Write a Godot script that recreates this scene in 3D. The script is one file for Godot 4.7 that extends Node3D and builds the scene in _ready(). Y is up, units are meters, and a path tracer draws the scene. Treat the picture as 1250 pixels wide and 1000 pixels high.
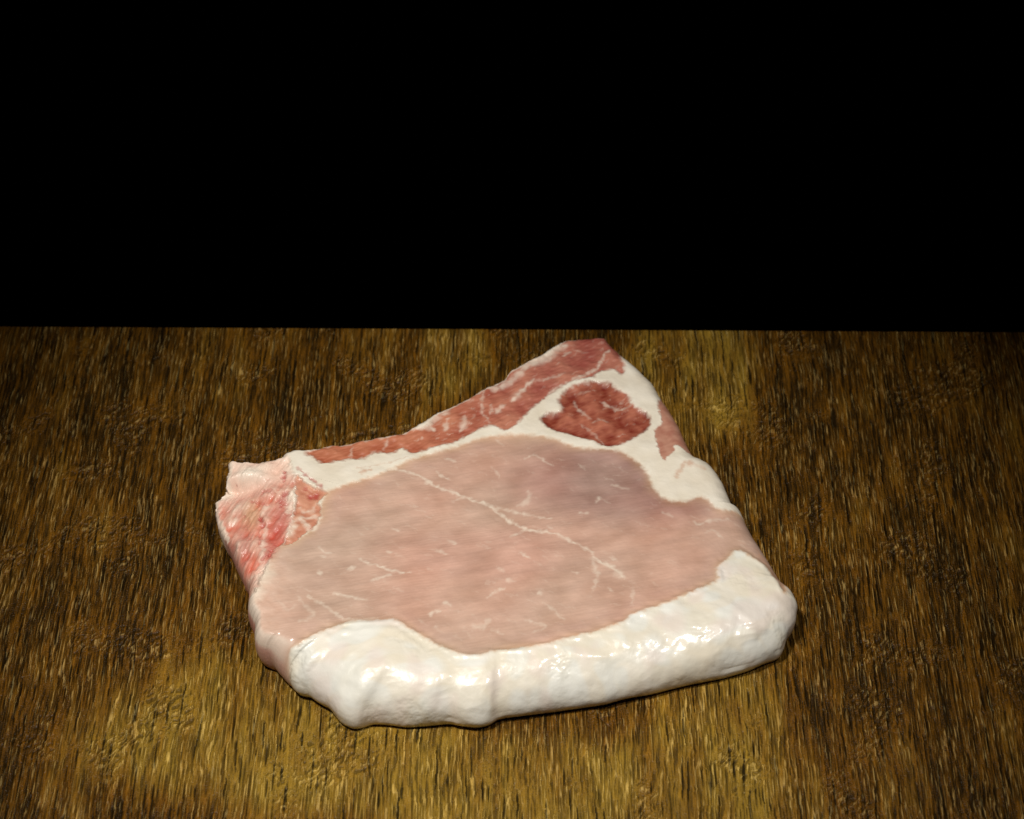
extends Node3D
# A raw bone-in pork chop on a grained wooden board, lit by one soft overhead lamp against black.
# Plan outlines are in millimetres on the board (x to the right, z towards the viewer).

# camera eye [0.001284143317052995, 0.5495376060291541, 0.4805275960188837]
const OUTLINE_AT := [20.0, -87.0, 25.8, -88.0, 31.7, -88.5, 33.4, -86.4, 35.0, -84.0, 38.1, -79.6, 41.2, -76.1, 45.0, -71.0, 47.8, -67.1, 50.2, -60.6, 53.3, -53.4, 55.9, -45.9, 57.9, -38.5, 60.0, -33.4, 64.2, -30.5, 67.5, -24.4, 69.6, -17.3, 71.1, -12.4, 73.0, -11.5, 74.6, -6.0, 76.7, 0.2, 79.3, 6.3, 81.8, 12.9, 84.3, 18.9, 86.7, 21.5, 87.7, 24.8, 87.4, 27.0, 86.6, 30.8, 84.6, 33.9, 82.7, 38.9, 78.8, 40.9, 72.7, 44.0, 63.7, 47.1, 54.7, 49.3, 43.8, 52.7, 38.4, 53.9, 34.0, 55.1, 29.1, 56.9, 23.8, 57.9, 18.4, 58.8, 12.1, 60.0, 4.9, 61.2, -2.3, 62.4, -5.7, 64.5, -9.5, 65.4, -14.3, 64.8, -17.7, 64.2, -23.9, 64.8, -30.6, 65.1, -35.7, 64.5, -40.3, 64.2, -44.1, 65.5, -46.7, 65.4, -49.9, 63.4, -52.8, 59.2, -54.8, 57.6, -56.6, 56.1, -58.9, 54.0, -62.1, 53.1, -64.7, 50.3, -65.5, 49.8, -66.7, 48.4, -68.0, 46.9, -69.5, 44.9, -71.2, 43.5, -72.8, 43.1, -74.9, 41.5, -75.6, 38.1, -75.7, 34.9, -76.6, 32.7, -77.7, 30.8, -78.4, 28.1, -78.5, 23.9, -78.6, 20.3, -78.7, 18.0, -79.5, 16.4, -80.6, 15.0, -82.0, 12.0, -83.3, 8.7, -84.5, 5.7, -85.9, 2.3, -88.2, -2.1, -90.1, -6.2, -91.3, -9.7, -91.9, -12.4, -92.2, -14.5, -92.1, -17.0, -91.5, -17.7, -89.8, -18.7, -88.6, -20.2, -88.4, -19.6, -89.1, -21.7, -89.0, -24.9, -88.6, -27.4, -89.0, -30.3, -86.5, -30.2, -83.1, -30.1, -81.8, -29.3, -78.7, -30.1, -75.1, -31.1, -72.7, -31.7, -71.3, -33.0, -68.8, -34.3, -66.5, -34.3, -61.6, -35.4, -57.5, -37.1, -54.6, -37.1, -51.0, -38.2, -44.2, -39.9, -37.4, -41.9, -33.3, -43.0, -28.4, -46.9, -24.0, -50.8, -20.3, -53.2, -12.6, -58.7, -8.9, -62.4, -4.6, -65.4, -1.1, -67.9, 1.0, -71.4, 6.2, -75.7, 10.6, -78.9, 14.1, -82.4, 16.9, -84.8]
const OUTLINE_RIM := [13.0, 4.0, 13.0, 4.0, 13.0, 4.0, 13.0, 4.0, 13.0, 4.0, 13.0, 4.0, 11.5, 5.0, 11.5, 5.0, 11.5, 5.0, 11.5, 5.0, 11.5, 5.0, 11.5, 5.0, 11.5, 5.0, 11.5, 6.0, 11.5, 6.0, 11.5, 6.0, 11.5, 6.0, 11.5, 6.0, 9.5, 7.0, 9.5, 7.0, 9.5, 7.0, 9.5, 7.0, 9.5, 7.0, 9.5, 7.0, 9.0, 9.0, 9.0, 9.0, 8.5, 11.0, 8.5, 11.0, 7.0, 14.0, 7.0, 14.0, 5.5, 16.0, 5.5, 16.0, 5.5, 16.0, 5.5, 16.0, 5.5, 16.0, 5.5, 16.0, 5.5, 16.0, 5.5, 16.0, 5.5, 16.0, 5.5, 16.0, 5.5, 16.0, 5.5, 16.0, 5.5, 16.0, 5.0, 15.0, 5.0, 15.0, 5.0, 15.0, 5.0, 15.0, 5.0, 15.0, 5.0, 15.0, 5.0, 15.0, 5.0, 15.0, 5.0, 15.0, 5.0, 15.0, 5.5, 15.0, 5.5, 15.0, 5.5, 15.0, 5.5, 15.0, 5.5, 15.0, 5.5, 15.0, 5.5, 15.0, 5.6, 9.0, 6.2, 7.0, 7.0, 6.0, 8.0, 5.0, 9.0, 4.0, 9.5, 3.0, 9.5, 3.0, 9.5, 3.0, 9.5, 3.0, 9.5, 3.0, 9.5, 3.0, 10.0, 3.0, 10.0, 3.0, 10.0, 3.0, 10.0, 3.0, 10.0, 3.0, 9.5, 2.5, 9.5, 2.5, 9.0, 2.0, 9.0, 2.0, 9.0, 2.0, 9.0, 2.0, 9.0, 2.0, 9.0, 2.0, 9.0, 2.0, 9.0, 2.0, 9.0, 2.0, 11.3, 1.5, 11.3, 1.5, 11.3, 1.5, 13.5, 1.5, 13.5, 1.5, 13.5, 1.5, 13.5, 1.5, 13.5, 1.5, 14.0, 1.8, 14.0, 1.8, 14.0, 1.8, 14.0, 1.8, 14.0, 1.8, 14.0, 1.8, 14.0, 2.4, 14.0, 2.4, 14.0, 2.4, 14.0, 2.4, 14.0, 2.4, 14.0, 2.4, 14.0, 2.4, 14.0, 2.4, 14.0, 2.4, 14.0, 2.4, 14.0, 2.4, 14.0, 2.4, 14.0, 2.4, 14.0, 2.4, 14.0, 2.4, 14.0, 2.4, 14.0, 2.4, 14.0, 2.4, 14.0, 2.4, 14.0, 2.4, 14.0, 2.4, 14.0, 2.4]
const LOIN_AT := [-56.9, -15.0, -53.4, -17.1, -48.9, -19.2, -41.3, -22.8, -36.8, -25.8, -31.2, -29.2, -26.1, -31.4, -22.2, -32.8, -16.7, -35.0, -13.1, -36.8, -7.4, -39.6, 1.0, -40.5, 7.9, -40.5, 14.1, -39.0, 20.4, -35.4, 26.6, -34.3, 34.4, -33.6, 39.8, -29.9, 43.7, -24.2, 45.7, -17.5, 48.8, -12.4, 55.2, -11.2, 57.8, -12.8, 60.4, -13.3, 62.8, -11.2, 64.4, -8.4, 68.2, -7.7, 72.6, -8.1, 78.5, -1.9, 84.2, 19.8, 83.3, 25.3, 80.8, 19.5, 78.4, 14.9, 74.9, 12.2, 70.1, 8.9, 67.4, 12.2, 63.7, 16.2, 63.6, 20.8, 61.8, 22.4, 54.2, 26.6, 47.6, 30.5, 41.6, 33.0, 36.6, 35.5, 35.1, 37.4, 29.2, 40.1, 19.4, 43.4, 10.7, 46.3, 0.1, 48.0, -4.7, 48.6, -7.1, 49.6, -13.4, 49.6, -17.7, 47.7, -21.6, 45.6, -25.1, 43.1, -29.0, 40.6, -31.8, 38.1, -34.2, 37.1, -40.8, 37.4, -46.6, 37.4, -51.2, 39.3, -54.9, 41.2, -59.8, 44.6, -64.0, 46.8, -64.6, 51.7, -65.3, 55.4, -68.0, 55.1, -71.8, 52.3, -76.8, 49.9, -78.5, 40.6, -79.1, 32.7, -77.9, 24.0, -75.5, 23.4, -74.0, 16.5, -71.8, 9.9, -69.3, 5.5, -66.3, 5.2, -63.9, 3.2, -61.1, 0.5, -58.6, -4.0, -58.1, -8.8]
const FAT_AT := [-64.6, 51.7, -64.0, 46.8, -59.8, 44.6, -54.9, 41.2, -51.2, 39.3, -46.6, 37.4, -40.8, 37.4, -34.2, 37.1, -31.8, 38.1, -29.0, 40.6, -25.1, 43.1, -21.6, 45.6, -17.7, 47.7, -13.4, 49.6, -7.1, 49.6, -4.7, 48.6, 0.1, 48.0, 10.7, 46.3, 19.4, 43.4, 29.2, 40.1, 35.1, 37.4, 36.6, 35.5, 41.6, 33.0, 47.6, 30.5, 54.2, 26.6, 61.8, 22.4, 63.6, 20.8, 63.7, 16.2, 67.4, 12.2, 70.1, 8.9, 74.9, 12.2, 78.4, 14.9, 80.8, 19.5, 83.3, 25.3, 95.9, 27.9, 89.9, 65.0, 42.0, 79.6, -9.1, 91.0, -50.4, 91.0, -70.6, 68.0, -68.0, 55.1, -65.3, 55.4]
const BONE_AT := [-71.2, -32.5, -69.3, -27.8, -68.0, -24.2, -66.5, -20.0, -66.9, -15.0, -67.0, -8.1, -67.5, -0.9, -68.9, 4.2, -71.8, 9.6, -74.0, 16.5, -75.5, 23.4, -78.8, 25.3, -94.2, 18.2, -101.4, -29.9, -89.3, -37.2]
const SMALL_AT := [-66.6, -22.8, -63.3, -19.2, -56.9, -15.7, -57.8, -13.6, -59.0, -11.5, -58.3, -8.8, -58.6, -4.3, -61.1, 0.1, -63.0, 1.5, -65.6, 4.9, -68.6, 5.5, -67.2, -0.2, -66.4, -8.1, -66.4, -15.0]
const CAP_AT := [-67.3, -32.1, -63.6, -31.6, -61.1, -29.6, -58.9, -28.0, -56.1, -28.3, -53.0, -29.2, -50.2, -29.8, -45.3, -30.7, -41.8, -33.2, -37.0, -32.7, -33.5, -35.4, -32.1, -33.6, -30.3, -32.7, -24.6, -34.6, -17.8, -37.2, -11.6, -41.4, -7.4, -44.4, -4.0, -44.4, -1.9, -42.7, 1.0, -43.1, 3.7, -46.8, 7.9, -53.1, 12.2, -57.5, 16.6, -61.7, 20.9, -64.7, 28.2, -67.4, 28.8, -69.0, 34.8, -70.7, 37.4, -68.4, 38.4, -72.3, 37.5, -78.2, 32.9, -88.9, 20.3, -92.6, 18.5, -84.9, 13.0, -78.2, 5.3, -73.9, -2.2, -66.9, -8.6, -61.9, -16.0, -56.2, -20.0, -52.0, -24.4, -47.9, -26.4, -43.8, -32.7, -43.1, -39.5, -41.2, -47.3, -39.2, -57.6, -37.2, -63.9, -32.5]
const DARK_AT := [10.5, -47.9, 12.7, -50.5, 17.7, -51.6, 16.5, -56.5, 19.5, -61.3, 25.2, -64.5, 30.3, -64.9, 33.8, -64.2, 35.3, -61.5, 39.2, -58.8, 39.9, -55.4, 41.9, -52.8, 44.8, -50.5, 46.2, -46.8, 45.0, -43.8, 41.5, -40.5, 37.1, -36.8, 32.9, -35.7, 30.3, -36.1, 25.9, -38.5, 20.5, -40.9, 14.2, -43.4]
const SIDE_AT := [49.3, -57.3, 48.8, -52.0, 49.6, -46.4, 47.0, -41.6, 48.0, -33.9, 49.3, -28.7, 51.3, -31.0, 52.9, -32.8, 53.3, -35.7, 56.4, -33.9, 61.4, -31.4, 63.3, -44.6, 53.4, -59.6]
const STROKES := [
	[0.45, 0.9, 0, [-36.8, -26.0, -33.1, -24.6, -28.4, -22.8, -23.1, -18.2, -16.4, -14.7, -10.2, -11.9, -5.6, -9.8, -0.5, -4.6, 5.6, 0.1, 12.1, 1.5, 16.6, 3.2, 21.1, 6.2, 24.3, 8.2, 26.5, 12.2]],
	[0.45, 0.9, 0, [26.5, 12.2, 30.4, 14.9, 33.8, 17.8, 35.2, 20.1]],
	[0.9, 0.9, 0, [32.8, 16.5, 34.2, 19.5]],
	[0.5, 0.6, 0, [25.6, 9.6, 26.2, 14.9, 26.8, 19.8, 25.2, 25.3]],
	[0.35, 0.7, 0, [-5.6, -9.8, 0.0, -8.1, 6.4, -6.0, 13.2, -4.3]],
	[0.5, 0.6, 0, [5.1, 0.1, 2.5, 2.5, 0.5, 3.5]],
	[0.35, 0.8, 0, [-22.3, -24.6, -20.7, -22.1, -18.6, -21.0]],
	[0.35, 0.7, 0, [-58.2, 6.5, -56.6, 8.6, -54.3, 9.6]],
	[0.4, 0.9, 0, [-44.9, 11.6, -42.8, 13.9, -40.3, 14.5, -34.7, 17.2, -29.7, 18.2]],
	[0.3, 0.6, 0, [-57.5, 10.6, -55.9, 11.2]],
	[0.35, 0.7, 0, [-35.9, -0.2, -33.6, 0.5]],
	[0.5, 0.8, 0, [-57.6, 17.2, -56.8, 17.8]],
	[0.4, 0.7, 0, [-48.4, 15.9, -46.7, 15.5]],
	[0.4, 0.7, 0, [-18.8, 4.2, -16.3, 6.2]],
	[0.35, 0.7, 0, [-37.0, 8.9, -35.2, 9.9]],
	[0.3, 0.6, 0, [-22.0, 8.6, -18.7, 10.6]],
	[0.4, 0.7, 0, [-41.5, 20.8, -38.1, 19.5, -35.7, 18.8]],
	[0.4, 0.7, 0, [-52.4, 25.6, -49.1, 26.6, -42.2, 28.5]],
	[0.45, 0.55, 0, [-60.2, 26.6, -57.4, 28.5, -54.3, 30.8, -51.7, 33.3, -49.2, 35.2, -46.2, 36.2, -38.4, 36.2]],
	[0.6, 0.4, 0, [-63.1, 27.2, -60.7, 30.5, -58.1, 33.6, -59.4, 35.5, -61.8, 36.8]],
	[0.4, 0.3, 0, [-68.7, 28.9, -66.0, 32.6, -63.6, 30.5]],
	[0.35, 0.7, 0, [3.3, 10.2, 6.5, 11.9]],
	[0.55, 0.7, 0, [-0.2, 20.8, 2.0, 21.7]],
	[0.35, 0.6, 0, [-3.2, 16.2, -0.9, 17.8]],
	[0.45, 0.6, 0, [-6.3, 27.9, -3.4, 25.3, -0.7, 24.0]],
	[0.45, 0.7, 0, [-23.1, 34.9, -21.9, 33.3, -19.5, 33.0]],
	[0.4, 0.7, 0, [-19.3, 29.8, -16.6, 30.8]],
	[0.5, 0.8, 0, [-21.3, 38.9, -21.1, 39.0]],
	[0.7, 0.6, 0, [-10.9, 38.4, -7.7, 39.0, -5.8, 36.5]],
	[0.3, 0.6, 0, [-4.8, 40.3, -1.6, 41.5]],
	[0.5, 0.6, 0, [8.9, 25.3, 10.1, 26.0]],
	[0.35, 0.45, 0, [10.9, 29.2, 13.8, 32.4, 16.6, 35.9]],
	[0.3, 0.45, 0, [7.3, 41.2, 11.0, 38.7, 4.9, 36.2]],
	[0.35, 0.6, 0, [18.7, 17.2, 21.4, 17.8]],
	[0.35, 0.5, 0, [30.4, 24.0, 31.6, 25.0]],
	[0.5, 0.6, 0, [31.5, 11.6, 33.0, 12.9]],
	[0.3, 0.5, 0, [36.8, 31.1, 37.4, 27.2, 37.3, 23.4]],
	[0.35, 0.6, 0, [47.8, -6.7, 49.5, -5.7, 51.0, -4.3]],
	[0.3, 0.7, 0, [57.3, -2.9, 59.0, -1.9, 61.8, -3.3, 68.5, -4.0]],
	[0.35, 0.6, 0, [60.6, 1.5, 63.1, 0.8, 65.0, 2.5, 65.4, 4.2]],
	[0.5, 0.6, 0, [27.3, -11.5, 28.7, -13.6]],
	[0.45, 0.5, 0, [22.3, -27.8, 24.3, -25.6]],
	[0.35, 0.6, 0, [5.2, -29.9, 8.3, -31.4, 11.4, -28.9, 14.5, -26.4]],
	[0.35, 0.5, 0, [-3.7, -38.3, -1.3, -35.7]],
	[0.35, 0.5, 0, [-5.2, -26.4, -2.6, -22.1]],
	[0.3, 0.5, 0, [32.2, -19.2, 36.0, -17.8, 38.0, -16.8]],
	[0.4, 0.5, 0, [21.9, -6.4, 25.4, -6.7]],
	[0.35, 0.5, 0, [12.2, -1.2, 13.4, 0.1]],
	[0.6, 0.5, 0, [3.1, -9.5, 5.1, -10.9, 6.7, -13.6, 5.9, -15.7]],
	[0.4, 0.6, 0, [-19.5, -29.9, -16.6, -28.9]],
	[0.35, 0.5, 0, [-14.1, -13.3, -17.4, -11.2]],
	[0.5, 0.8, 0, [10.6, -53.5, 13.9, -60.3, 18.7, -64.2, 24.7, -68.0, 29.4, -72.3, 31.2, -76.2, 33.2, -80.5]],
	[0.35, 0.6, 0, [8.0, -65.3, 14.8, -67.2, 18.8, -69.2]],
	[0.9, 0.9, 0, [1.6, -56.9, 3.7, -60.3]],
	[0.6, 0.9, 0, [3.7, -60.3, 6.4, -64.2, 8.5, -66.1]],
	[0.9, 0.9, 0, [-4.0, -51.3, -1.9, -54.3]],
	[0.4, 0.7, 0, [-5.4, -55.0, -5.9, -50.1]],
	[0.7, 0.9, 0, [-15.3, -42.7, -14.3, -46.0, -14.1, -49.8]],
	[0.4, 0.8, 0, [-14.3, -46.8, -11.7, -46.0]],
	[0.5, 0.8, 0, [-19.6, -47.5, -20.3, -42.3]],
	[0.8, 0.9, 0, [-25.9, -44.2, -24.0, -43.1]],
	[0.35, 0.7, 0, [-38.9, -39.0, -39.7, -34.3]],
	[0.3, 0.6, 0, [-49.7, -35.4, -50.2, -29.9]],
	[0.5, 0.6, 0, [-42.3, -34.3, -44.8, -31.7]],
	[0.8, 0.8, 0, [13.5, -75.8, 15.2, -81.3]],
	[0.35, 0.6, 0, [-8.1, -63.4, -8.5, -52.0, -5.8, -46.4]],
	[0.4, 0.8, 0, [20.6, -79.8, 18.4, -78.2]],
	[0.6, 0.7, 0, [37.2, -77.8, 38.4, -74.2]],
	[0.3, 0.5, 0, [21.7, -80.9, 26.1, -79.8]],
	[1.6, 0.95, 0, [5.3, -72.7, 10.8, -76.2, 15.2, -80.5, 19.0, -82.9]],
	[0.9, 0.8, 0, [-5.4, -61.9, -0.1, -64.9, 5.3, -71.5]],
	[0.9, 0.7, 0, [-29.5, -43.4, -24.9, -46.8, -19.9, -50.9]],
	[0.45, 0.65, 0, [39.9, -54.3, 36.1, -53.1, 33.5, -54.6, 30.3, -56.2]],
	[0.7, 0.8, 0, [34.3, -63.0, 37.5, -61.9]],
	[0.4, 0.55, 0, [24.4, -52.0, 25.9, -49.0, 22.3, -53.9, 21.3, -56.5]],
	[0.3, 0.5, 0, [23.2, -46.4, 27.3, -42.0, 30.4, -37.2]],
	[0.4, 0.5, 0, [29.1, -49.0, 32.2, -47.2]],
	[0.35, 0.4, 0, [21.3, -59.6, 26.7, -61.1]],
	[0.6, 0.9, 0, [-67.5, -1.9, -65.5, -4.6, -63.0, -5.7, -58.7, -5.7]],
	[0.5, 0.9, 0, [-65.3, -9.8, -63.6, -8.1, -61.1, -8.8, -60.2, -9.8]],
	[0.6, 0.9, 0, [-64.5, -5.0, -62.3, -2.2, -60.8, 0.1, -59.2, -1.9, -58.6, -4.6]],
	[0.4, 0.6, 0, [-59.8, -12.2, -61.1, -7.4]],
	[1.1, 1.0, 1, [-62.5, -14.0, -60.7, -14.3, -59.0, -15.0]],
	[0.7, 0.6, 1, [-64.3, -17.8, -61.6, -15.7]],
	[0.5, 0.7, 1, [-66.8, -25.6, -63.2, -22.1, -58.1, -17.1]],
	[0.6, 0.55, 1, [-77.6, -17.1, -74.2, -17.1]],
	[0.7, 0.9, 1, [-70.7, -14.1, -69.8, -15.3, -69.0, -11.7, -71.2, -10.1]],
	[0.5, 0.9, 1, [-70.9, -24.9, -70.6, -20.7]],
	[0.8, 0.9, 1, [-76.9, -6.2, -76.2, -4.0]],
	[0.7, 0.9, 1, [-74.8, 10.9, -73.7, 8.8, -72.6, 7.1]],
	[0.9, 0.7, 1, [-76.6, 17.0, -75.5, 15.6]],
	[0.35, 0.5, 1, [-81.2, -14.3, -78.0, -13.2, -74.7, -11.2]],
	[0.5, 0.6, 1, [-80.2, 1.2, -79.3, 2.3]],
	[0.4, 0.5, 1, [-77.0, -0.5, -76.2, 5.6]],
	[0.4, 0.5, 1, [-82.8, 4.3, -81.2, 7.2]],
	[0.8, 0.45, 1, [-71.8, -4.5, -72.5, 0.4, -73.5, 4.9]],
	[0.6, 0.5, 1, [-70.2, -2.4, -70.8, 2.5]],
	[0.7, 0.5, 1, [-81.1, -7.4, -81.3, -3.1]],
	[0.5, 0.5, 1, [-74.5, -17.5, -73.9, -15.7]],
	[0.5, 0.4, 1, [-87.4, -0.9, -85.1, 3.8, -82.9, 9.5]],
	[0.4, 0.6, 1, [-73.6, 13.4, -75.1, 17.7]],
	[0.35, 0.8, 1, [-61.7, -1.9, -60.6, -0.2]],
	[2.2, 0.55, 1, [-69.8, -12.5, -70.7, -2.5, -72.0, 3.9, -74.1, 13.3]],
	[0.9, 1, 1, [-71.7, 5.3, -73.6, 10.8]],
	[1.0, 0.9, 1, [-71.1, -12.1, -69.7, -14.6]],
	[1.6, 0.4, 1, [-81.5, -4.8, -81.8, 3.5, -80.1, 12.1]],
	[0.7, 0.9, 1, [-76.9, -6.5, -75.9, -2.9]],
	[0.9, 0.8, 2, [62.4, -25.3, 59.1, -26.7, 56.0, -27.4, 54.3, -24.6, 52.6, -21.4]],
	[0.8, 0.9, 2, [-47.3, -23.5, -45.0, -24.6, -43.2, -25.3]],
	[0.35, 0.5, 2, [-47.7, -25.6, -39.0, -28.1, -31.3, -31.0]],
	[0.9, 0.8, 2, [76.5, 7.6, 79.7, 14.9, 82.8, 22.1]],
	[1.9, 0.9, 0, [-73.6, 13.4, -75.1, 20.2, -76.3, 27.3]],
	[1.0, 0.7, 0, [-76.3, 27.3, -76.3, 33.6, -74.5, 41.7]],
	[0.5, 0.7, 0, [-74.9, -3.4, -75.1, 3.2, -75.2, 13.1]],
	[0.6, 0.7, 0, [-84.9, -8.2, -86.7, -5.9]],
	[0.9, 0.9, 0, [-67.5, 2.2, -66.3, -1.9]],
	[1.0, 0.9, 0, [-67.7, -15.0, -68.2, -7.0]],
	[0.9, 0.8, 0, [-80.1, 18.2, -77.7, 16.5]],
	[0.8, 0.7, 0, [-76.5, -7.8, -75.2, -10.9]],
]
const CREASES := [
	[2.2, 0.6, [-4.3, 48.5, -3.3, 51.3, -1.8, 57.4, -1.3, 64.9, -2.7, 70.8]],
	[1.8, 0.6, [-19.2, 57.4, -16.9, 63.4, -16.1, 68.2]],
	[1.0, 0.7, [35.3, 35.6, 41.5, 37.5, 45.3, 40.6, 47.3, 44.4]],
	[1.6, 1.0, [83.4, 37.8, 74.6, 40.9, 66.9, 45.9, 60.5, 51.4]],
	[1.0, 0.6, [50.4, 43.5, 49.1, 49.7, 50.9, 54.0]],
	[1.0, 0.6, [4.9, 61.8, 6.8, 59.4, 6.1, 53.4, 9.8, 45.7, 17.2, 44.7, 34.1, 47.8]],
	[0.9, 0.5, [16.4, 60.5, 16.6, 52.6]],
	[1.0, 0.35, [-45.4, 45.8, -43.3, 48.9, -43.6, 52.9, -45.8, 56.8]],
	[1.0, -0.8, [-46.1, 39.3, -41.2, 40.0, -34.4, 40.9, -29.9, 43.7]],
	[0.8, 0.6, [-46.6, 48.1, -45.1, 50.9, -42.6, 52.7]],
	[0.9, 0.7, [-61.7, 46.0, -61.8, 52.7]],
	[1.2, -0.9, [-63.1, 46.6, -63.3, 51.5]],
	[1.0, 0.7, [-50.2, 62.6, -46.8, 59.6, -44.1, 60.8]],
	[1.0, -0.7, [58.0, 27.0, 68.7, 32.4, 75.2, 44.4]],
	[0.8, 0.5, [64.5, 19.3, 73.1, 21.2, 80.2, 25.4]],
	[0.7, 0.45, [63.3, 22.5, 70.2, 26.4, 76.1, 30.9]],
	[0.8, -0.5, [56.5, 29.0, 61.3, 31.8, 66.0, 34.1, 68.6, 39.7]],
	[1.3, -0.9, [17.0, 49.5, 24.3, 48.3, 31.5, 47.7]],
	[0.9, 0.6, [19.3, 53.5, 33.8, 52.0]],
	[1.2, -1.0, [-54.3, 43.4, -50.3, 41.2, -46.0, 39.9]],
	[1.6, -1.3, [36.6, 36.6, 44.1, 33.4, 51.6, 29.9]],
]
const CENTRE := Vector2(0.0, 2.2)

const CELL := 0.25
const FIELD_X := -104.0
const FIELD_Z := -98.0
const FIELD_W := 832
const FIELD_H := 704

var loin := PackedFloat32Array()
var fat := PackedFloat32Array()
var bone := PackedFloat32Array()
var small := PackedFloat32Array()
var cap := PackedFloat32Array()
var dark := PackedFloat32Array()
var side := PackedFloat32Array()
var white_lines := PackedFloat32Array()
var red_lines := PackedFloat32Array()
var flesh_lines := PackedFloat32Array()
var creases := PackedFloat32Array()
var loin_soft := PackedFloat32Array()
var fat_soft := PackedFloat32Array()
var lean_soft := PackedFloat32Array()
var dark_soft := PackedFloat32Array()


func _ready() -> void:
	# camera, surroundings, lamp, exposure
	var eye := Camera3D.new()
	eye.name = "camera"
	eye.fov = 20.0
	eye.near = 0.02
	eye.far = 10.0
	eye.position = Vector3(0.001284, 0.549538, 0.480528)
	eye.rotation_degrees = Vector3(-45, 0, 0)
	var lens := CameraAttributesPhysical.new()
	lens.frustum_focal_length = 68.06
	lens.frustum_focus_distance = 0.712
	lens.exposure_aperture = 14.0
	eye.attributes = lens
	add_child(eye)
	var world := WorldEnvironment.new()
	world.name = "surroundings"
	var env := Environment.new()
	env.background_mode = Environment.BG_COLOR
	env.background_color = Color.BLACK
	env.tonemap_mode = Environment.TONE_MAPPER_LINEAR
	env.tonemap_exposure = 1.0
	env.sdfgi_enabled = true
	env.ssao_enabled = true
	env.ssil_enabled = true
	world.environment = env
	add_child(world)
	var lamp := SpotLight3D.new()
	lamp.name = "soft_overhead_lamp"
	lamp.light_energy = 0.8
	lamp.light_color = Color(1.0, 0.98, 0.945)
	lamp.light_size = 0.045
	lamp.spot_angle = 15.0
	lamp.spot_angle_attenuation = 1.0
	lamp.spot_range = 3.0
	lamp.spot_attenuation = 2.0
	lamp.shadow_enabled = true
	lamp.position = Vector3(-0.20, 0.82, 0.22)
	add_child(lamp)
	lamp.look_at_from_position(lamp.position, Vector3(-0.02, 0, 0.04), Vector3(0, 0, -1))

	var second := SpotLight3D.new()
	second.name = "soft_fill_lamp"
	second.light_energy = 0.23
	second.light_color = Color(1.0, 0.985, 0.96)
	second.light_size = 0.04
	second.spot_angle = 16.0
	second.spot_angle_attenuation = 1.0
	second.spot_range = 3.0
	second.spot_attenuation = 2.0
	second.shadow_enabled = true
	second.position = Vector3(0.26, 0.80, 0.24)
	add_child(second)
	second.look_at_from_position(second.position, Vector3(0.0, 0, 0.02), Vector3(0, 0, -1))

	build_backdrop()
	build_board()
	build_chop()


func noise(sd: int, freq: float, octaves := 1, kind := FastNoiseLite.TYPE_SIMPLEX_SMOOTH) -> FastNoiseLite:
	var n := FastNoiseLite.new()
	n.seed = sd
	n.noise_type = kind
	n.frequency = freq
	n.fractal_type = FastNoiseLite.FRACTAL_FBM if octaves > 1 else FastNoiseLite.FRACTAL_NONE
	n.fractal_octaves = octaves
	return n


func tag(o: Node3D, label := "", category := "", kind := "") -> void:
	if label != "":
		o.set_meta("label", label)
	if category != "":
		o.set_meta("category", category)
	if kind != "":
		o.set_meta("kind", kind)


# ---------------------------------------------------------------- setting

func build_backdrop() -> void:
	var cloth := BoxMesh.new()
	cloth.size = Vector3(3.0, 2.0, 0.01)
	var m := StandardMaterial3D.new()
	m.albedo_color = Color(0.004, 0.004, 0.004)
	m.roughness = 1.0
	m.specular_mode = BaseMaterial3D.SPECULAR_DISABLED
	cloth.material = m
	var o := MeshInstance3D.new()
	o.name = "backdrop"
	o.mesh = cloth
	o.position = Vector3(0, -0.1, -1.1)
	tag(o, "", "", "structure")
	add_child(o, true)


func layer(sd: int, freq: float, squeeze: int, w: int, h: int, octaves := 1) -> PackedByteArray:
	# noise drawn small and stretched along the grain
	var n := noise(sd, freq, octaves)
	var im := n.get_image(w, h / squeeze, false, false, true)
	im.convert(Image.FORMAT_L8)
	im.resize(w, h, Image.INTERPOLATE_CUBIC)
	return im.get_data()


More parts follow.
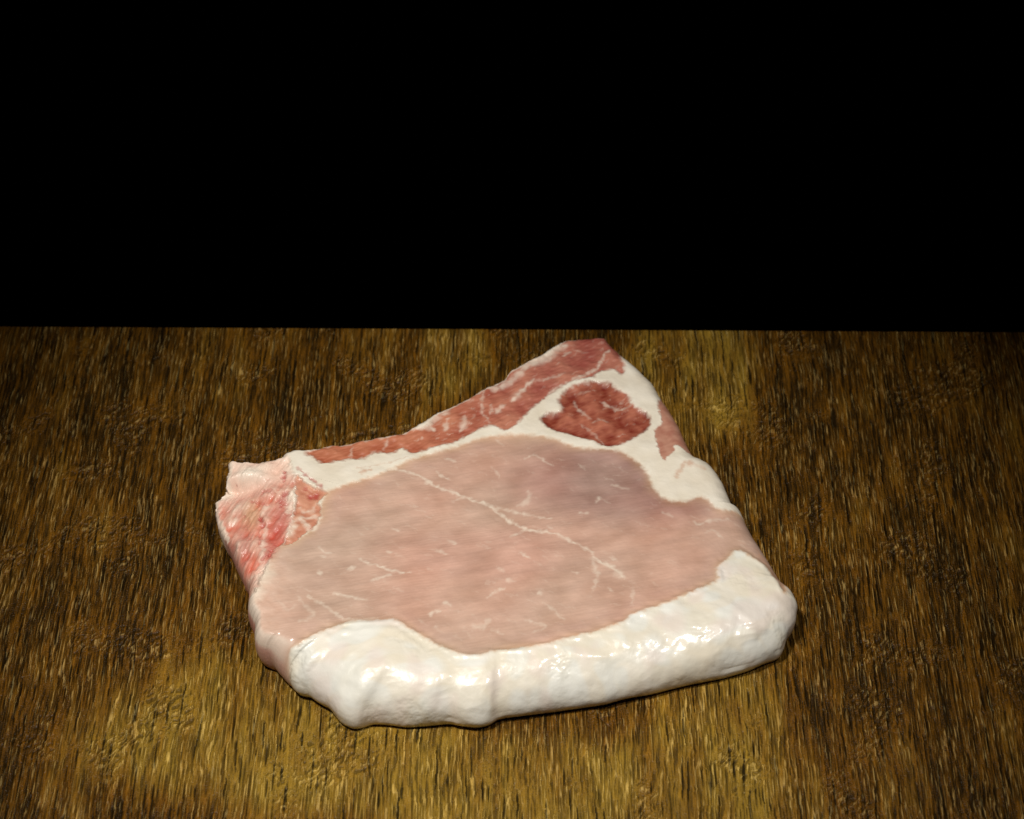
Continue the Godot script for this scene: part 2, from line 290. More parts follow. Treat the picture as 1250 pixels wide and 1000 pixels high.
func build_board() -> void:
	var W := 2048
	var H := 1312
	# 0.2 mm a pixel: 410 by 262 mm, repeated beyond
	var streak := layer(11, 0.23, 18, W, H)
	var broad := layer(12, 0.085, 9, W, H, 2)
	var chatter := layer(13, 0.15, 3, W, H)
	var fine := layer(14, 0.45, 12, W, H)
	var grit := layer(15, 0.42, 1, W, H)
	var drift := layer(16, 0.006, 1, W, H, 2)
	var wobble := layer(17, 0.05, 2, W, H, 2)
	var patch := layer(18, 0.006, 2, W, H, 3)
	var patch2 := layer(19, 0.03, 8, W, H, 2)
	var where := layer(20, 0.0055, 1, W, H, 2)
	var pores := layer(21, 0.18, 20, W, H)
	var density := layer(22, 0.012, 2, W, H, 2)
	var strand := layer(23, 0.16, 44, W, H)
	var hair := layer(24, 0.45, 32, W, H)
	var gold_bands := [Vector4(-70, 62, 62, 34), Vector4(10, 88, 60, 26), Vector4(62, -92, 26, 40), Vector4(62, 70, 26, 36), Vector4(-20, -100, 14, 30)]
	var color := PackedByteArray()
	color.resize(W * H * 3)
	var height := PackedFloat32Array()
	height.resize(W * H)
	var gold := PackedFloat32Array()
	gold.resize((W / 8) * (H / 8))
	for y in H / 8:
		for x in W / 8:
			var s := 0.0
			for e in gold_bands:
				var d := Vector2((x * 1.6 - 204.8 - e.x) / e.z, (y * 1.6 - 109.0 - e.y) / e.w).length()
				s += smoothstep(1.25, 0.55, d)
			gold[y * (W / 8) + x] = minf(s, 1.0) * 0.95 - 0.12
	for y in H:
		var row := y * W
		for x in W:
			var i := row + x
			var push: float = (drift[i] - 128) * 0.028 + (wobble[i] - 128) * 0.006
			var mix_c := clampf((where[i] - 158) * 0.025, 0.0, 1.0)
			var j := row + clampi(x + int(push), 0, W - 1)
			var k := row + (x + int(push + (wobble[i] - 128) * 0.04 + y * 0.42)) % W
			var a: float = streak[j] * (1.0 - mix_c) + chatter[k] * mix_c
			# raised streaks with firm flanks, thicker or thinner on the ground from place to place
			var cut := 156.0 - (density[i] - 128) * 0.25
			var ridge := clampf((a - cut) / 30.0, 0.0, 1.0)
			ridge = ridge * ridge * (3.0 - 2.0 * ridge)
			var groove := clampf((88.0 - a) / 34.0, 0.0, 1.0)
			var crack := clampf((50.0 - pores[j]) / 16.0, 0.0, 1.0)
			var f: float = (fine[j] - 128) / 128.0
			var g: float = (grit[i] - 128) / 128.0
			var bb: float = (broad[j] - 128) / 256.0 + (strand[j] - 128) / 150.0
			var hr: float = (hair[j] - 128) / 128.0
			height[i] = 0.45 + 0.32 * ridge - 0.20 * groove - 0.35 * crack + 0.10 * f + 0.08 * g + 0.09 * bb + 0.10 * hr
			# stain: broad golden and brown bands along the grain, darker in the low grain, worn on the raised streaks
			var p: float = 0.45 * (patch[i] - 128) / 128.0 + 0.35 * (patch2[j] - 128) / 128.0 + gold[(y / 8) * (W / 8) + x / 8]
			var tone := 0.42 + 0.50 * clampf(p, -0.5, 1.1) + 0.22 * f + 0.22 * g + 0.26 * bb + 0.16 * hr
			tone *= 1.0 - 0.55 * groove
			tone *= 1.0 - 0.85 * crack
			tone = maxf(tone, 0.05)
			var pale := ridge * clampf(0.45 + 1.6 * f + 0.35 * p, 0.0, 1.6)
			var olive := clampf(p, 0.0, 1.0)
			var r := 0.245 * tone + 0.16 * pale
			var gr := (0.094 + 0.048 * olive) * tone + 0.12 * pale
			var b := (0.0022 + 0.010 * olive) * tone + 0.042 * pale
			var q := i * 3
			color[q] = int(255.0 * pow(clampf(r, 0.0, 1.0), 0.4545))
			color[q + 1] = int(255.0 * pow(clampf(gr, 0.0, 1.0), 0.4545))
			color[q + 2] = int(255.0 * pow(clampf(b, 0.0, 1.0), 0.4545))
	var m := StandardMaterial3D.new()
	m.resource_name = "stained_wood"
	m.albedo_texture = ImageTexture.create_from_image(Image.create_from_data(W, H, false, Image.FORMAT_RGB8, color))
	var him := Image.create_from_data(W, H, false, Image.FORMAT_RF, height.to_byte_array())
	m.heightmap_enabled = true
	m.heightmap_texture = ImageTexture.create_from_image(him)
	m.heightmap_scale = 0.14
	m.roughness = 0.44
	m.metallic_specular = 0.3
	m.texture_repeat = true

	# the board: top with a rounded far edge, then sides and underside, as one swept profile
	var st := SurfaceTool.new()
	st.begin(Mesh.PRIMITIVE_TRIANGLES)
	var x0 := -0.256
	var x1 := 0.256
	var zf := -0.1090
	var zn := 0.1525
	var prof: Array[Vector2] = []
	var r0 := 0.0012
	prof.append(Vector2(zn, -0.02))
	prof.append(Vector2(zn, 0.0))
	for i in 60:
		prof.append(Vector2(lerpf(zn, zf + r0, (i + 1) / 60.0), 0.0))
	for i in 7:
		var t := (i + 1) / 7.0 * PI / 2
		prof.append(Vector2(zf + r0 - r0 * sin(t), -r0 + r0 * cos(t)))
	prof.append(Vector2(zf, -0.02))
	prof.append(Vector2(zn, -0.02))
	for i in prof.size() - 1:
		var a := prof[i]
		var b := prof[i + 1]
		var va := (a.x - zf) / 0.2624
		var vb := (b.x - zf) / 0.2624
		for pair in [[Vector3(x0, a.y, a.x), Vector2(-0.125, va)], [Vector3(x0, b.y, b.x), Vector2(-0.125, vb)], [Vector3(x1, b.y, b.x), Vector2(1.125, vb)], [Vector3(x0, a.y, a.x), Vector2(-0.125, va)], [Vector3(x1, b.y, b.x), Vector2(1.125, vb)], [Vector3(x1, a.y, a.x), Vector2(1.125, va)]]:
			st.set_uv(pair[1])
			st.set_smooth_group(-1 if i < 1 or i > 66 else 1)
			st.add_vertex(pair[0])
	for s in [x0, x1]:
		var c := [Vector3(s, 0, zn), Vector3(s, 0, zf + r0), Vector3(s, -0.02, zf), Vector3(s, -0.02, zn)]
		for t in ([0, 1, 2, 0, 2, 3] if s > 0 else [0, 2, 1, 0, 3, 2]):
			st.set_uv(Vector2(0.5, 0.5))
			st.set_smooth_group(-1)
			st.add_vertex(c[t])
	st.generate_normals()
	var o := MeshInstance3D.new()
	o.name = "wooden_board"
	o.mesh = st.commit()
	o.material_override = m
	o.rotation.y = -0.0082
	tag(o, "dark brown wooden board with raised streaky grain under the raw chop", "", "structure")
	add_child(o, true)


# ---------------------------------------------------------------- plan fields of the chop

func smooth_loop(flat: Array, steps := 4) -> PackedVector2Array:
	var n := flat.size() / 2
	var out := PackedVector2Array()
	for i in n:
		var p: Array[Vector2] = []
		for k in 4:
			var j := (i + k - 1 + n) % n
			p.append(Vector2(flat[j * 2], flat[j * 2 + 1]))
		for s in steps:
			out.append(p[1].cubic_interpolate(p[2], p[0], p[3], float(s) / steps))
	return out


func area_field(flat: Array) -> Image:
	var poly := smooth_loop(flat)
	var im := Image.create_empty(FIELD_W, FIELD_H, false, Image.FORMAT_RF)
	im.fill(Color(0, 0, 0))
	var n := poly.size()
	for y in FIELD_H:
		var z := FIELD_Z + (y + 0.5) * CELL
		var xs := PackedFloat32Array()
		for i in n:
			var a := poly[i]
			var b := poly[(i + 1) % n]
			if (a.y <= z) != (b.y <= z):
				xs.append(a.x + (z - a.y) / (b.y - a.y) * (b.x - a.x))
		xs.sort()
		for k in xs.size() / 2:
			var u := clampi(roundi((xs[k * 2] - FIELD_X) / CELL), 0, FIELD_W)
			var v := clampi(roundi((xs[k * 2 + 1] - FIELD_X) / CELL), 0, FIELD_W)
			if v > u:
				im.fill_rect(Rect2i(u, y, v - u, 1), Color(1, 1, 1))
	return im


func blurred(im: Image, halvings: int) -> PackedFloat32Array:
	var b: Image = im.duplicate()
	for k in halvings:
		b.resize(maxi(b.get_width() / 2, 2), maxi(b.get_height() / 2, 2), Image.INTERPOLATE_BILINEAR)
	b.resize(FIELD_W, FIELD_H, Image.INTERPOLATE_CUBIC)
	return b.get_data().to_float32_array()


func stroke(into: PackedFloat32Array, flat: Array, width: float, strength: float, wild: FastNoiseLite) -> void:
	var n := flat.size() / 2
	var total := 0.0
	for i in n - 1:
		total += Vector2(flat[i * 2], flat[i * 2 + 1]).distance_to(Vector2(flat[i * 2 + 2], flat[i * 2 + 3]))
	var gone := 0.0
	for i in n - 1:
		var p: Array[Vector2] = []
		for k in 4:
			var j := clampi(i + k - 1, 0, n - 1)
			p.append(Vector2(flat[j * 2], flat[j * 2 + 1]))
		var length := p[1].distance_to(p[2])
		var steps := maxi(2, int(length / 0.12))
		for s in steps:
			var t := float(s) / steps
			var c := p[1].cubic_interpolate(p[2], p[0], p[3], t)
			var u := (gone + length * t) / maxf(total, 0.01)
			c += Vector2(wild.get_noise_2d(c.x * 3.0, c.y * 3.0), wild.get_noise_2d(c.x * 3.0 + 90.0, c.y * 3.0)) * 0.25
			var w := width * (0.55 + 0.45 * sin(PI * clampf(u * 0.9 + 0.05, 0.0, 1.0))) * (1.0 + 0.7 * wild.get_noise_2d(c.x * 4.0 + 40.0, c.y * 4.0))
			var g := strength * (0.75 + 0.5 * wild.get_noise_2d(c.x * 6.0, c.y * 6.0 + 70.0))
			dab(into, c, w, clampf(g, 0.0, 1.0))
		gone += length


func dab(into: PackedFloat32Array, c: Vector2, w: float, g: float) -> void:
	var reach := w * 1.45
	var u0 := int((c.x - reach - FIELD_X) / CELL)
	var u1 := int((c.x + reach - FIELD_X) / CELL) + 1
	var v0 := int((c.y - reach - FIELD_Z) / CELL)
	var v1 := int((c.y + reach - FIELD_Z) / CELL) + 1
	for v in range(maxi(v0, 0), mini(v1 + 1, FIELD_H)):
		for u in range(maxi(u0, 0), mini(u1 + 1, FIELD_W)):
			var d := c.distance_to(Vector2(FIELD_X + u * CELL, FIELD_Z + v * CELL)) / w
			var k := g * clampf(1.4 - d, 0.0, 1.0) * 0.9
			var at := v * FIELD_W + u
			if k > into[at]:
				into[at] = k


func empty_field() -> PackedFloat32Array:
	var f := PackedFloat32Array()
	f.resize(FIELD_W * FIELD_H)
	return f


func make_fields() -> void:
	var a := area_field(LOIN_AT)
	loin = blurred(a, 2)
	loin_soft = blurred(a, 4)
	var lean := a
	a = area_field(FAT_AT)
	fat = blurred(a, 1)
	fat_soft = blurred(a, 3)
	bone = blurred(area_field(BONE_AT), 2)
	small = blurred(area_field(SMALL_AT), 1)
	var c := area_field(CAP_AT)
	cap = blurred(c, 2)
	var d := area_field(DARK_AT)
	dark = blurred(d, 2)
	dark_soft = blurred(d, 3)
	side = blurred(area_field(SIDE_AT), 1)
	lean_soft = blurred(c, 2)
	white_lines = empty_field()
	red_lines = empty_field()
	flesh_lines = empty_field()
	var wild := noise(31, 0.12)
	for s in STROKES:
		var flat: Array = s[3]
		if s[2] == 0:
			stroke(white_lines, flat, s[0] * 1.25, s[1], wild)
		elif s[2] == 1:
			stroke(red_lines, flat, s[0] * 1.2, minf(s[1] * 1.15, 1.0), wild)
		else:
			stroke(flesh_lines, flat, s[0], s[1], wild)
	creases = empty_field()
	var ridges := empty_field()
	for s in CREASES:
		if s[1] > 0:
			stroke(creases, s[2], s[0], s[1], wild)
		else:
			stroke(ridges, s[2], s[0], -s[1], wild)
	for i in creases.size():
		creases[i] -= ridges[i]
	var soft := Image.create_from_data(FIELD_W, FIELD_H, false, Image.FORMAT_RF, creases.to_byte_array())
	creases = blurred(soft, 3)
	white_lines = blurred(Image.create_from_data(FIELD_W, FIELD_H, false, Image.FORMAT_RF, white_lines.to_byte_array()), 1)
	# faint flecks of fat scattered through the pale muscle, lying along its fibres
	var rng := RandomNumberGenerator.new()
	rng.seed = 77
	for k in 800:
		var p := Vector2(rng.randf_range(-80, 80), rng.randf_range(-52, 42))
		var at := int((p.y - FIELD_Z) / CELL) * FIELD_W + int((p.x - FIELD_X) / CELL)
		if loin_soft[at] < 0.8:
			continue
		var run := rng.randf_range(0.5, 4.5)
		var ang := rng.randf_range(0.15, 0.75)
		var dir := Vector2(cos(ang), sin(ang)) * run
		stroke(white_lines, [p.x, p.y, p.x + dir.x, p.y + dir.y], rng.randf_range(0.16, 0.36), rng.randf_range(0.05, 0.24), wild)
	for k in 300:
		var p := Vector2(rng.randf_range(-30, 62), rng.randf_range(-88, -36))
		var at := int((p.y - FIELD_Z) / CELL) * FIELD_W + int((p.x - FIELD_X) / CELL)
		if cap[at] + dark[at] < 0.8:
			continue
		var ang := rng.randf_range(-0.9, -0.2)
		var dir := Vector2(cos(ang), sin(ang)) * rng.randf_range(0.6, 3.0)
		stroke(white_lines, [p.x, p.y, p.x + dir.x, p.y + dir.y], rng.randf_range(0.16, 0.3), rng.randf_range(0.1, 0.4), wild)
	for k in 260:
		var p := Vector2(rng.randf_range(-94, -60), rng.randf_range(-32, 20))
		var at := int((p.y - FIELD_Z) / CELL) * FIELD_W + int((p.x - FIELD_X) / CELL)
		if bone[at] < 0.6 or p.y < -20 + rng.randf_range(-4, 4):
			continue
		dab(red_lines, p, rng.randf_range(0.16, 0.45), rng.randf_range(0.1, 0.75))


# ---------------------------------------------------------------- surface of the chop

func rolled(f: PackedFloat32Array, reach: int) -> PackedFloat32Array:
	var out := f.duplicate()
	var n := f.size()
	for pass_no in 2:
		var from := out.duplicate()
		for i in n:
			var s := 0.0
			for k in range(-reach, reach + 1):
				s += from[(i + k + n) % n]
			out[i] = s / (2 * reach + 1)
	return out


func between(f: PackedFloat32Array, x: float, z: float) -> float:
	var u := clampf((x - FIELD_X) / CELL - 0.5, 0.0, FIELD_W - 2.0)
	var v := clampf((z - FIELD_Z) / CELL - 0.5, 0.0, FIELD_H - 2.0)
	var i := int(u)
	var j := int(v)
	u -= i
	v -= j
	var at := j * FIELD_W + i
	return lerpf(lerpf(f[at], f[at + 1], u), lerpf(f[at + FIELD_W], f[at + FIELD_W + 1], u), v)


func grid_normals(pos: PackedVector3Array, N: int, ROWS: int) -> PackedVector3Array:
	var nor := PackedVector3Array()
	nor.resize(N * ROWS)
	for i in N:
		var a := ((i + 1) % N) * ROWS
		var b := ((i - 1 + N) % N) * ROWS
		var c := i * ROWS
		for q in ROWS:
			var du := pos[c + mini(q + 1, ROWS - 1)] - pos[c + maxi(q - 1, 0)]
			var dv := pos[a + q] - pos[b + q]
			if q < 8:
				# near the middle the spokes crowd together
				dv = pos[((i + 24) % N) * ROWS + q] - pos[((i - 24 + N) % N) * ROWS + q]
			nor[c + q] = dv.cross(du).normalized()
		nor[c] = Vector3.UP
	return nor


func build_chop() -> void:
	make_fields()
	var loop := smooth_loop(OUTLINE_AT, 14)
	var rims := smooth_loop(OUTLINE_RIM, 14)
	var ragged := noise(41, 0.5, 2)
	var warp := noise(42, 0.35, 2)
	var low := noise(43, 0.022, 2)
	var mid := noise(44, 0.075, 2)
	var bump := noise(45, 0.2, 2)
	var tiny := noise(46, 0.75, 2)
	var fibre := noise(47, 0.5, 2)
	var fold := noise(48, 0.11, 2)
	fold.fractal_type = FastNoiseLite.FRACTAL_RIDGED
	var N := loop.size()
	# even spacing is not needed; nudge the outline so that the cut edge is not smooth
	for i in N:
		var p := loop[i]
		var out := (p - CENTRE).normalized()
		var crisp := clampf((9.0 - rims[i].y) / 5.0, 0.0, 1.0)
		loop[i] = p + out * (crisp + 1.6 * smoothstep(2.6, 1.6, rims[i].y)) * (0.16 * ragged.get_noise_2d(p.x, p.y) + 0.10 * tiny.get_noise_2d(p.x, p.y))
	var slants := PackedFloat32Array()
	slants.resize(N)
	for i in N:
		var along := (loop[(i + 12) % N] - loop[(i - 12 + N) % N]).normalized()
		slants[i] = clampf(absf((loop[i] - CENTRE).normalized().cross(along)), 0.35, 1.0)
	slants = rolled(slants, 22)
	var rim_h := PackedFloat32Array()
	var rim_r := PackedFloat32Array()
	for i in N:
		rim_h.append(rims[i].x)
		rim_r.append(rims[i].y)
	rim_h = rolled(rim_h, 24)
	rim_r = rolled(rim_r, 24)
	var RINGS := 270
	var TUCK := 9
	var ROWS := RINGS + TUCK + 1
	var pos := PackedVector3Array()
	var col := PackedColorArray()
	var lab := PackedByteArray()
	pos.resize(N * ROWS)
	col.resize(N * ROWS)
	lab.resize(N * ROWS)
	var plump := PackedFloat32Array()
	plump.resize(N * ROWS)
	var sunk := PackedFloat32Array()
	sunk.resize(N * ROWS)
	for i in N:
		var rim := loop[i]
		var ray := rim - CENTRE
		var R := ray.length()
		var out := ray / R
		var slant := slants[i]
		var yr := rim_h[i]
		var rr := rim_r[i]
		yr += 0.4 * ragged.get_noise_2d(rim.x * 0.25, rim.y * 0.25)
		var h_rim := 0.0
		for q in RINGS + 1:
			var u := float(q) / RINGS
			var t := 1.0 - pow(1.0 - u, 1.45)
			var x := CENTRE.x + ray.x * t
			var z := CENTRE.y + ray.y * t
			var d := R * (1.0 - t) * slant
			# ragged borders between fat and lean
			var wx := x + 0.55 * warp.get_noise_2d(x, z) + 0.18 * tiny.get_noise_2d(x, z)
			var wz := z + 0.55 * warp.get_noise_2d(x + 300.0, z) + 0.18 * tiny.get_noise_2d(x + 300.0, z)
			var fx := clampf((wx - FIELD_X) / CELL, 0.0, FIELD_W - 2.0)
			var fz := clampf((wz - FIELD_Z) / CELL, 0.0, FIELD_H - 2.0)
			var at := int(fz) * FIELD_W + int(fx)
			var at2 := int(clampf((z - FIELD_Z) / CELL, 0.0, FIELD_H - 2.0)) * FIELD_W + int(clampf((x - FIELD_X) / CELL, 0.0, FIELD_W - 2.0))
			var w_loin := loin[at]
			var w_fat := fat[at]
			var w_bone := bone[at]
			var w_small := small[at]
			var w_cap := cap[at]
			var w_dark := dark[at]
			var w_side := side[at]
			var w_seam := clampf(1.0 - w_loin - w_fat - w_bone - w_small - w_cap - w_dark - w_side, 0.0, 1.0)
			var n_low := low.get_noise_2d(x, z)
			var n_mid := mid.get_noise_2d(x, z)
			var n_bump := bump.get_noise_2d(x, z)
			var n_tiny := tiny.get_noise_2d(x, z)
			var n_fib := fibre.get_noise_2d(x * 0.35 - z * 0.25, z * 1.6 + x * 0.7)
			var n_fold := fold.get_noise_2d(x * 0.8 + z * 0.5, z * 1.3)
			var pale_left := smoothstep(-58.0, -84.0, x) * smoothstep(-6.0, 12.0, z)
			# ---- height
			var top := 17.0 + 0.7 * n_low
			var fs := between(fat_soft, x, z)
			top += 0.75 * fs * (1.0 - fs) * 4.0 * 0.55 + 0.35 * fs
			top += w_loin * (0.22 * n_mid + 0.10 * n_bump + 0.04 * fibre.get_noise_2d(x * 0.22, z * 2.0 + x * 0.35) + 0.012 * n_tiny + 0.16 * pale_left * bump.get_noise_2d(x * 2.4, z * 2.4))
			top += w_seam * (0.35 * n_mid + 0.10 * n_bump + 0.25 + 0.012 * n_tiny)
			top += w_cap * (0.5 * n_mid + 0.35 * n_bump + 0.06 * n_fib - 0.25)
			var ds := between(dark_soft, x, z)
			top += w_dark * (0.9 * n_mid + 0.22 * n_bump + 0.05 * n_fib - 0.1) - 0.7 * ds * ds
			top += w_bone * (1.1 * n_mid + 0.35 * n_bump + 0.07 * n_tiny + 0.28 * fibre.get_noise_2d(x * 1.1 + z * 0.5, z * 0.25 + 40.0) - 0.3 - 0.5 * red_lines[at])
			top += w_small * (0.35 * n_bump + 0.5 * n_mid - 0.6)
			top += 0.05 * white_lines[at] - 0.3 * red_lines[at]
			# the bone end and the thin tail lie a little lower
			top -= 1.2 * smoothstep(-76.0, -95.0, x) + 4.6 * w_bone * smoothstep(-69.0, -90.0, x) * smoothstep(-23.5, -19.5, z + 0.8 * n_bump)
			var drop := 1.0 - minf(d / rr, 1.0)
			var y := yr + (top - yr) * sqrt(maxf(1.0 - drop * drop, 0.0))
			h_rim = y
			# ---- colour (linear albedo)
			var lr := 0.475 + 0.06 * n_mid + 0.03 * n_low
			var lg := 0.303 + 0.05 * n_mid - 0.012 * n_low
			var lb := 0.230 + 0.045 * n_mid - 0.012 * n_low
			var edge := 1.0 - between(loin_soft, x, z)
			lr += edge * 0.11
			lg += edge * 0.08
			lb += edge * 0.0
			var grey := smoothstep(0.0, 1.0, clampf(1.0 - Vector2((x - 38.0) / 52.0, (z + 20.0) / 25.0).length(), 0.0, 1.0) * 1.6)
			lr -= grey * 0.14
			lg -= grey * 0.105
			lb -= grey * 0.068
			var rose := smoothstep(0.0, 1.0, clampf(1.0 - Vector2((x + 6.0) / 46.0, (z - 10.0) / 16.0).length(), 0.0, 1.0) * 1.5)
			lg -= rose * 0.014
			lb -= rose * 0.008
			var f1 := 1.0 + 0.05 * fibre.get_noise_2d(x * 0.22, z * 2.0 + x * 0.35) + 0.03 * n_fib + 0.02 * n_tiny + 0.11 * mid.get_noise_2d(x * 0.55 + 20.0, z * 2.4 + x * 0.5)
			lr *= f1
			lg *= f1
			lb *= f1
			lr = lerpf(lr, 0.70 + 0.08 * n_bump, pale_left * 0.75)
			lg = lerpf(lg, 0.51 + 0.10 * n_bump, pale_left * 0.75)
			lb = lerpf(lb, 0.40 + 0.10 * n_bump, pale_left * 0.75)
			var fr := 0.70 + 0.05 * n_mid
			var fg := 0.685 + 0.055 * n_mid
			var fb := 0.625 + 0.07 * n_mid
			var stain := smoothstep(0.1, 0.55, fold.get_noise_2d(x * 0.35 + 50.0, z * 0.5)) * 0.08
			fg -= stain * 0.45
			fb -= stain * 0.9
			var cream := smoothstep(-0.05, 0.5, low.get_noise_2d(x * 2.2 + 500.0, z * 2.2)) * 0.6
			fr = lerpf(fr, 0.67, cream)
			fg = lerpf(fg, 0.60, cream)
			fb = lerpf(fb, 0.475, cream)
			var blush := smoothstep(0.05, 0.5, mid.get_noise_2d(x * 0.8 + 700.0, z * 0.8)) * 0.5
			fr = lerpf(fr, 0.68, blush)
			fg = lerpf(fg, 0.575, blush)
			fb = lerpf(fb, 0.52, blush)
			var sr := 0.70 + 0.06 * n_mid
			var sg := 0.635 + 0.07 * n_mid
			var sb := 0.53 + 0.08 * n_mid
			var cr := 0.37 + 0.12 * n_mid + 0.06 * n_fib
			var cg := 0.124 + 0.08 * n_mid + 0.03 * n_fib
			var cb := 0.086 + 0.05 * n_mid + 0.02 * n_fib
			var warm := smoothstep(20.0, -45.0, x)
			cr += warm * 0.06
			cg += warm * 0.025
			cb -= warm * 0.005
			var dr := 0.285 + 0.15 * n_mid + 0.10 * n_bump + 0.06 * n_fib
			var dg := 0.08 + 0.07 * n_mid + 0.05 * n_bump + 0.025 * n_fib
			var db := 0.048 + 0.045 * n_mid + 0.03 * n_bump + 0.015 * n_fib
			var n_vert := fibre.get_noise_2d(x * 1.1 + z * 0.5, z * 0.25 + 40.0)
			var br := 0.60 + 0.08 * n_bump + 0.05 * n_vert
			var bg := 0.285 + 0.10 * n_bump + 0.16 * n_mid + 0.10 * n_vert
			var bb := 0.212 + 0.08 * n_bump + 0.14 * n_mid + 0.09 * n_vert
			var marrow := clampf(1.4 - Vector2((x + 80.0) / 3.0, (z + 8.0) / 6.0).length(), 0.0, 1.0) * 0.7
			br = lerpf(br, 0.52, marrow)
			bg = lerpf(bg, 0.30, marrow)
			bb = lerpf(bb, 0.17, marrow)
			var gristle := smoothstep(-14.0, -24.0, z + 3.0 * n_mid + 0.25 * (x + 80.0))
			br = lerpf(br, 0.74, gristle)
			bg = lerpf(bg, 0.575 + 0.12 * n_mid, gristle)
			bb = lerpf(bb, 0.47 + 0.12 * n_mid, gristle)
			var mr := 0.52 + 0.12 * n_bump
			var mg := 0.235 + 0.10 * n_bump
			var mb := 0.15 + 0.07 * n_bump
			var tr := 0.42 + 0.08 * n_bump + 0.05 * n_fib
			var tg := 0.20 + 0.07 * n_bump + 0.03 * n_fib
			var tb := 0.14 + 0.05 * n_bump + 0.02 * n_fib
			var sum := w_loin + w_fat + w_bone + w_small + w_cap + w_dark + w_side + w_seam
			var r := (w_loin * lr + w_fat * fr + w_bone * br + w_small * mr + w_cap * cr + w_dark * dr + w_side * tr + w_seam * sr) / sum
			var g := (w_loin * lg + w_fat * fg + w_bone * bg + w_small * mg + w_cap * cg + w_dark * dg + w_side * tg + w_seam * sg) / sum
			var b := (w_loin * lb + w_fat * fb + w_bone * bb + w_small * mb + w_cap * cb + w_dark * db + w_side * tb + w_seam * sb) / sum
			var fl := flesh_lines[at] * 0.8
			r = lerpf(r, 0.50, fl)
			g = lerpf(g, 0.29, fl)
			b = lerpf(b, 0.19, fl)
			var rl := minf(red_lines[at], 1.0) * 0.85
			r = lerpf(r, 0.36, rl)
			g = lerpf(g, 0.04, rl)
			b = lerpf(b, 0.036, rl)
			var wl := white_lines[at] * 0.8
			r = lerpf(r, 0.72, wl)
			g = lerpf(g, 0.63, wl)
			b = lerpf(b, 0.52, wl)
			# a thin pale membrane runs round the cut edge of the far side
			if rr < 3.6 and z < 0.0:
				var film := clampf(1.75 - d / (1.0 + 0.8 * warp.get_noise_2d(x * 0.6, z * 0.6) ), 0.0, 1.0) * 0.85
				r = lerpf(r, 0.72, film)
				g = lerpf(g, 0.60, film)
				b = lerpf(b, 0.49, film)
			# the flank below the left edge shows raw pink lean
			if rr < 11.0 and x < -40.0 and z > -2.0:
				var lip := smoothstep(0.1, 0.45, drop) * smoothstep(9.0, 5.0, rr) * (0.6 + 0.3 * n_mid) * (1.0 - w_bone)
				r = lerpf(r, 0.72, lip)
				g = lerpf(g, 0.615, lip)
				b = lerpf(b, 0.52, lip)
				var flank := smoothstep(0.86, 0.99, drop) * smoothstep(11.0, 6.0, rr) * clampf(0.75 + n_mid, 0.0, 1.0)
				r = lerpf(r, 0.50, flank)
				g = lerpf(g, 0.24, flank)
				b = lerpf(b, 0.19, flank)
			var k := i * ROWS + q
			pos[k] = Vector3(x, y, z)
			plump[k] = clampf(fs * 1.6 - 0.3, 0.0, 1.0)
			sunk[k] = between(creases, x, z)
			col[k] = Color(clampf(r, 0.01, 0.86), clampf(g, 0.005, 0.82), clampf(b, 0.004, 0.74))
			var best := w_seam
			var kind := 6
			if w_loin > best:
				best = w_loin
				kind = 0
			if w_fat > best:
				best = w_fat
				kind = 1
			if w_bone > best:
				best = w_bone
				kind = 2
			if w_cap > best:
				best = w_cap
				kind = 3
			if w_dark > best:
				best = w_dark
				kind = 4
			if w_side > best:
				best = w_side
				kind = 5
			if w_small > best:
				best = w_small
				kind = 7
			lab[k] = kind
		# under the widest line the side tucks in to the board
		var tuck := 2.8 + 0.08 * yr + 0.6 * ragged.get_noise_2d(rim.x * 0.12, rim.y * 0.12)
		var base_col := col[i * ROWS + RINGS]
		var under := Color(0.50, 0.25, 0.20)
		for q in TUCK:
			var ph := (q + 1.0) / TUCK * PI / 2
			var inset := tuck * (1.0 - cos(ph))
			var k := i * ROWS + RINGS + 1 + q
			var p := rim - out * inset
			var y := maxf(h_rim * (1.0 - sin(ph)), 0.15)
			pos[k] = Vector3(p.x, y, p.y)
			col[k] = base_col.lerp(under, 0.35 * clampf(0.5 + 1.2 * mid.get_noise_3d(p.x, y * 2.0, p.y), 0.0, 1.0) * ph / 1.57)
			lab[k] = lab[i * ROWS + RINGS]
			plump[k] = plump[i * ROWS + RINGS] * clampf(y / 4.0, 0.0, 1.0)
	# lumps and creases of the fat push its skin in and out along the surface
	var nor := grid_normals(pos, N, ROWS)
	for k in pos.size():
		var w := plump[k]
		var s := sunk[k]
		if w < 0.02:
			continue
		var p := pos[k]
		var lump := 0.75 * mid.get_noise_3dv(p * 0.6) + 0.16 * bump.get_noise_3dv(p * 0.8) + 0.015 * tiny.get_noise_3dv(p)
		var wrinkle := fold.get_noise_3d(p.x * 0.8 + p.z * 0.6, p.y, p.z * 1.4) * clampf(0.3 + low.get_noise_2d(p.x * 1.6, p.z * 1.6) * 2.5, 0.0, 1.0)
		var pebble := bump.get_noise_3dv(p * 1.9 + Vector3(70, 0, 0)) * smoothstep(0.1, 0.5, low.get_noise_2d(p.x * 1.9 + 200.0, p.z * 1.9))
		pos[k] = p + nor[k] * w * (lump + 0.12 * wrinkle + 0.15 * pebble - s * 0.6)
		if pos[k].y < 0.15:
			pos[k].y = 0.15
	nor = grid_normals(pos, N, ROWS)
	for k in pos.size():
		pos[k] *= 0.001
	# one mesh per tissue
	var index: Array[PackedInt32Array] = []
	for k in 8:
		index.append(PackedInt32Array())
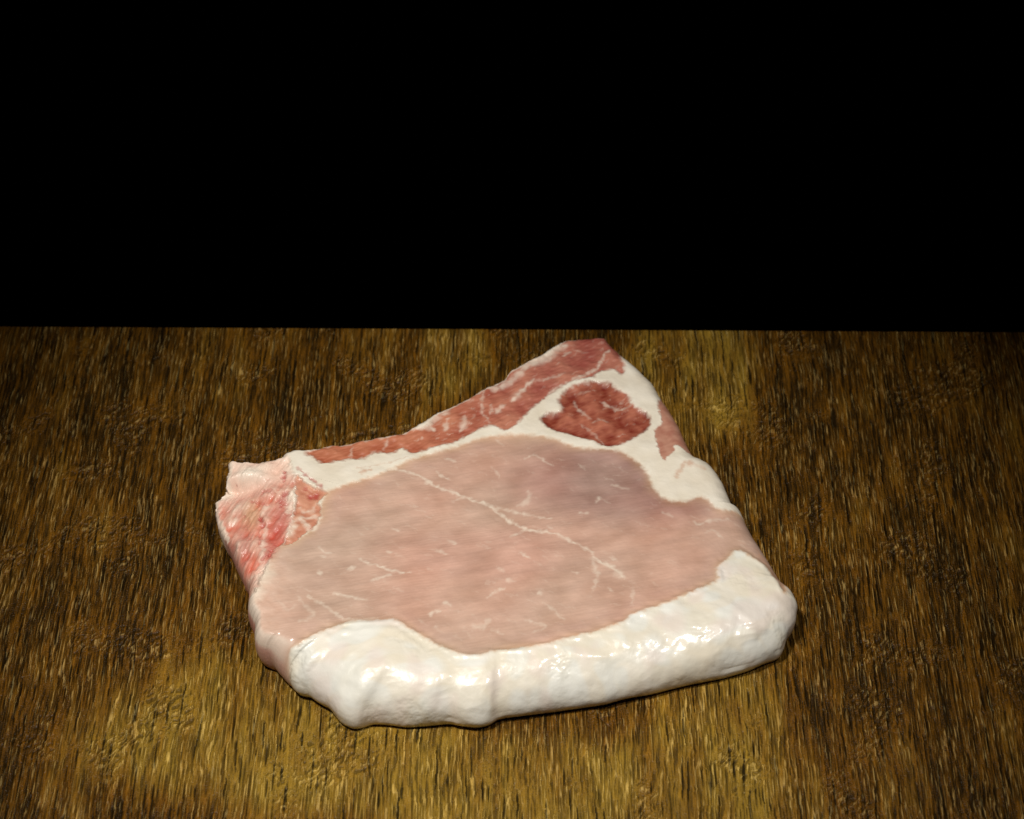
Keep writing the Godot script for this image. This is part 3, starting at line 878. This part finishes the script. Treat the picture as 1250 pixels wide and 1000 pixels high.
	for i in N:
		var c := i * ROWS
		var a := ((i + 1) % N) * ROWS
		for q in ROWS - 1:
			var kind := lab[c + q]
			var list := index[kind]
			list.append(c + q)
			list.append(c + q + 1)
			list.append(a + q + 1)
			if q > 0:
				list.append(c + q)
				list.append(a + q + 1)
				list.append(a + q)
	var chop := Node3D.new()
	chop.name = "pork_chop"
	tag(chop, "raw bone-in pork chop with thick white fat edge lying on dark wooden board", "pork chop")
	add_child(chop, true)
	var names := ["loin_muscle", "fat_cap", "backbone", "rib_muscle", "dark_muscle", "side_muscle", "fat_seam", "connective_tissue"]
	var labels := ["large pale pink eye of lean meat crossed by thin white veins", "thick glossy white fat along the front edge", "rough reddish cut bone and gristle at the left end", "reddish marbled strip of lean along the far edge", "dark red oval muscle near the far tip", "small pink strip of lean at the right edge", "white fat between the muscles", "pink tissue with white membranes beside the bone"]
	var mats := [meat(0.48, 0.4, 0.2, 0.004), meat(0.38, 0.45, 0.55, 0.004), meat(0.45, 0.45, 0.12, 0.006), meat(0.42, 0.5, 0.2, 0.004), meat(0.5, 0.35, 0.05, 0.004), meat(0.42, 0.5, 0.2, 0.004), meat(0.42, 0.5, 0.25, 0.005), meat(0.4, 0.5, 0.4, 0.006)]
	var moved := PackedInt32Array()
	moved.resize(pos.size())
	for k in 8:
		moved.fill(-1)
		var p := PackedVector3Array()
		var n := PackedVector3Array()
		var c := PackedColorArray()
		var list := index[k]
		for j in list.size():
			var v := list[j]
			if moved[v] < 0:
				moved[v] = p.size()
				p.append(pos[v])
				n.append(nor[v])
				c.append(col[v])
			list[j] = moved[v]
		var arrays := []
		arrays.resize(Mesh.ARRAY_MAX)
		arrays[Mesh.ARRAY_VERTEX] = p
		arrays[Mesh.ARRAY_NORMAL] = n
		arrays[Mesh.ARRAY_COLOR] = c
		arrays[Mesh.ARRAY_INDEX] = list
		var mesh := ArrayMesh.new()
		mesh.add_surface_from_arrays(Mesh.PRIMITIVE_TRIANGLES, arrays)
		var o := MeshInstance3D.new()
		o.name = names[k]
		o.mesh = mesh
		o.material_override = mats[k]
		o.set_meta("label", labels[k])
		chop.add_child(o, true)


var grain_map: NoiseTexture2D

func meat(rough: float, spec: float, wet: float, relief: float) -> StandardMaterial3D:
	if grain_map == null:
		grain_map = NoiseTexture2D.new()
		grain_map.width = 512
		grain_map.height = 512
		grain_map.seamless = true
		grain_map.noise = noise(61, 0.035, 4)
	var m := StandardMaterial3D.new()
	m.vertex_color_use_as_albedo = true
	m.roughness = rough
	m.metallic_specular = spec
	m.clearcoat_enabled = true
	m.clearcoat = wet
	m.clearcoat_roughness = 0.14
	m.heightmap_enabled = true
	m.heightmap_texture = grain_map
	m.heightmap_scale = relief
	m.uv1_triplanar = true
	m.uv1_scale = Vector3(40, 40, 40)
	return m
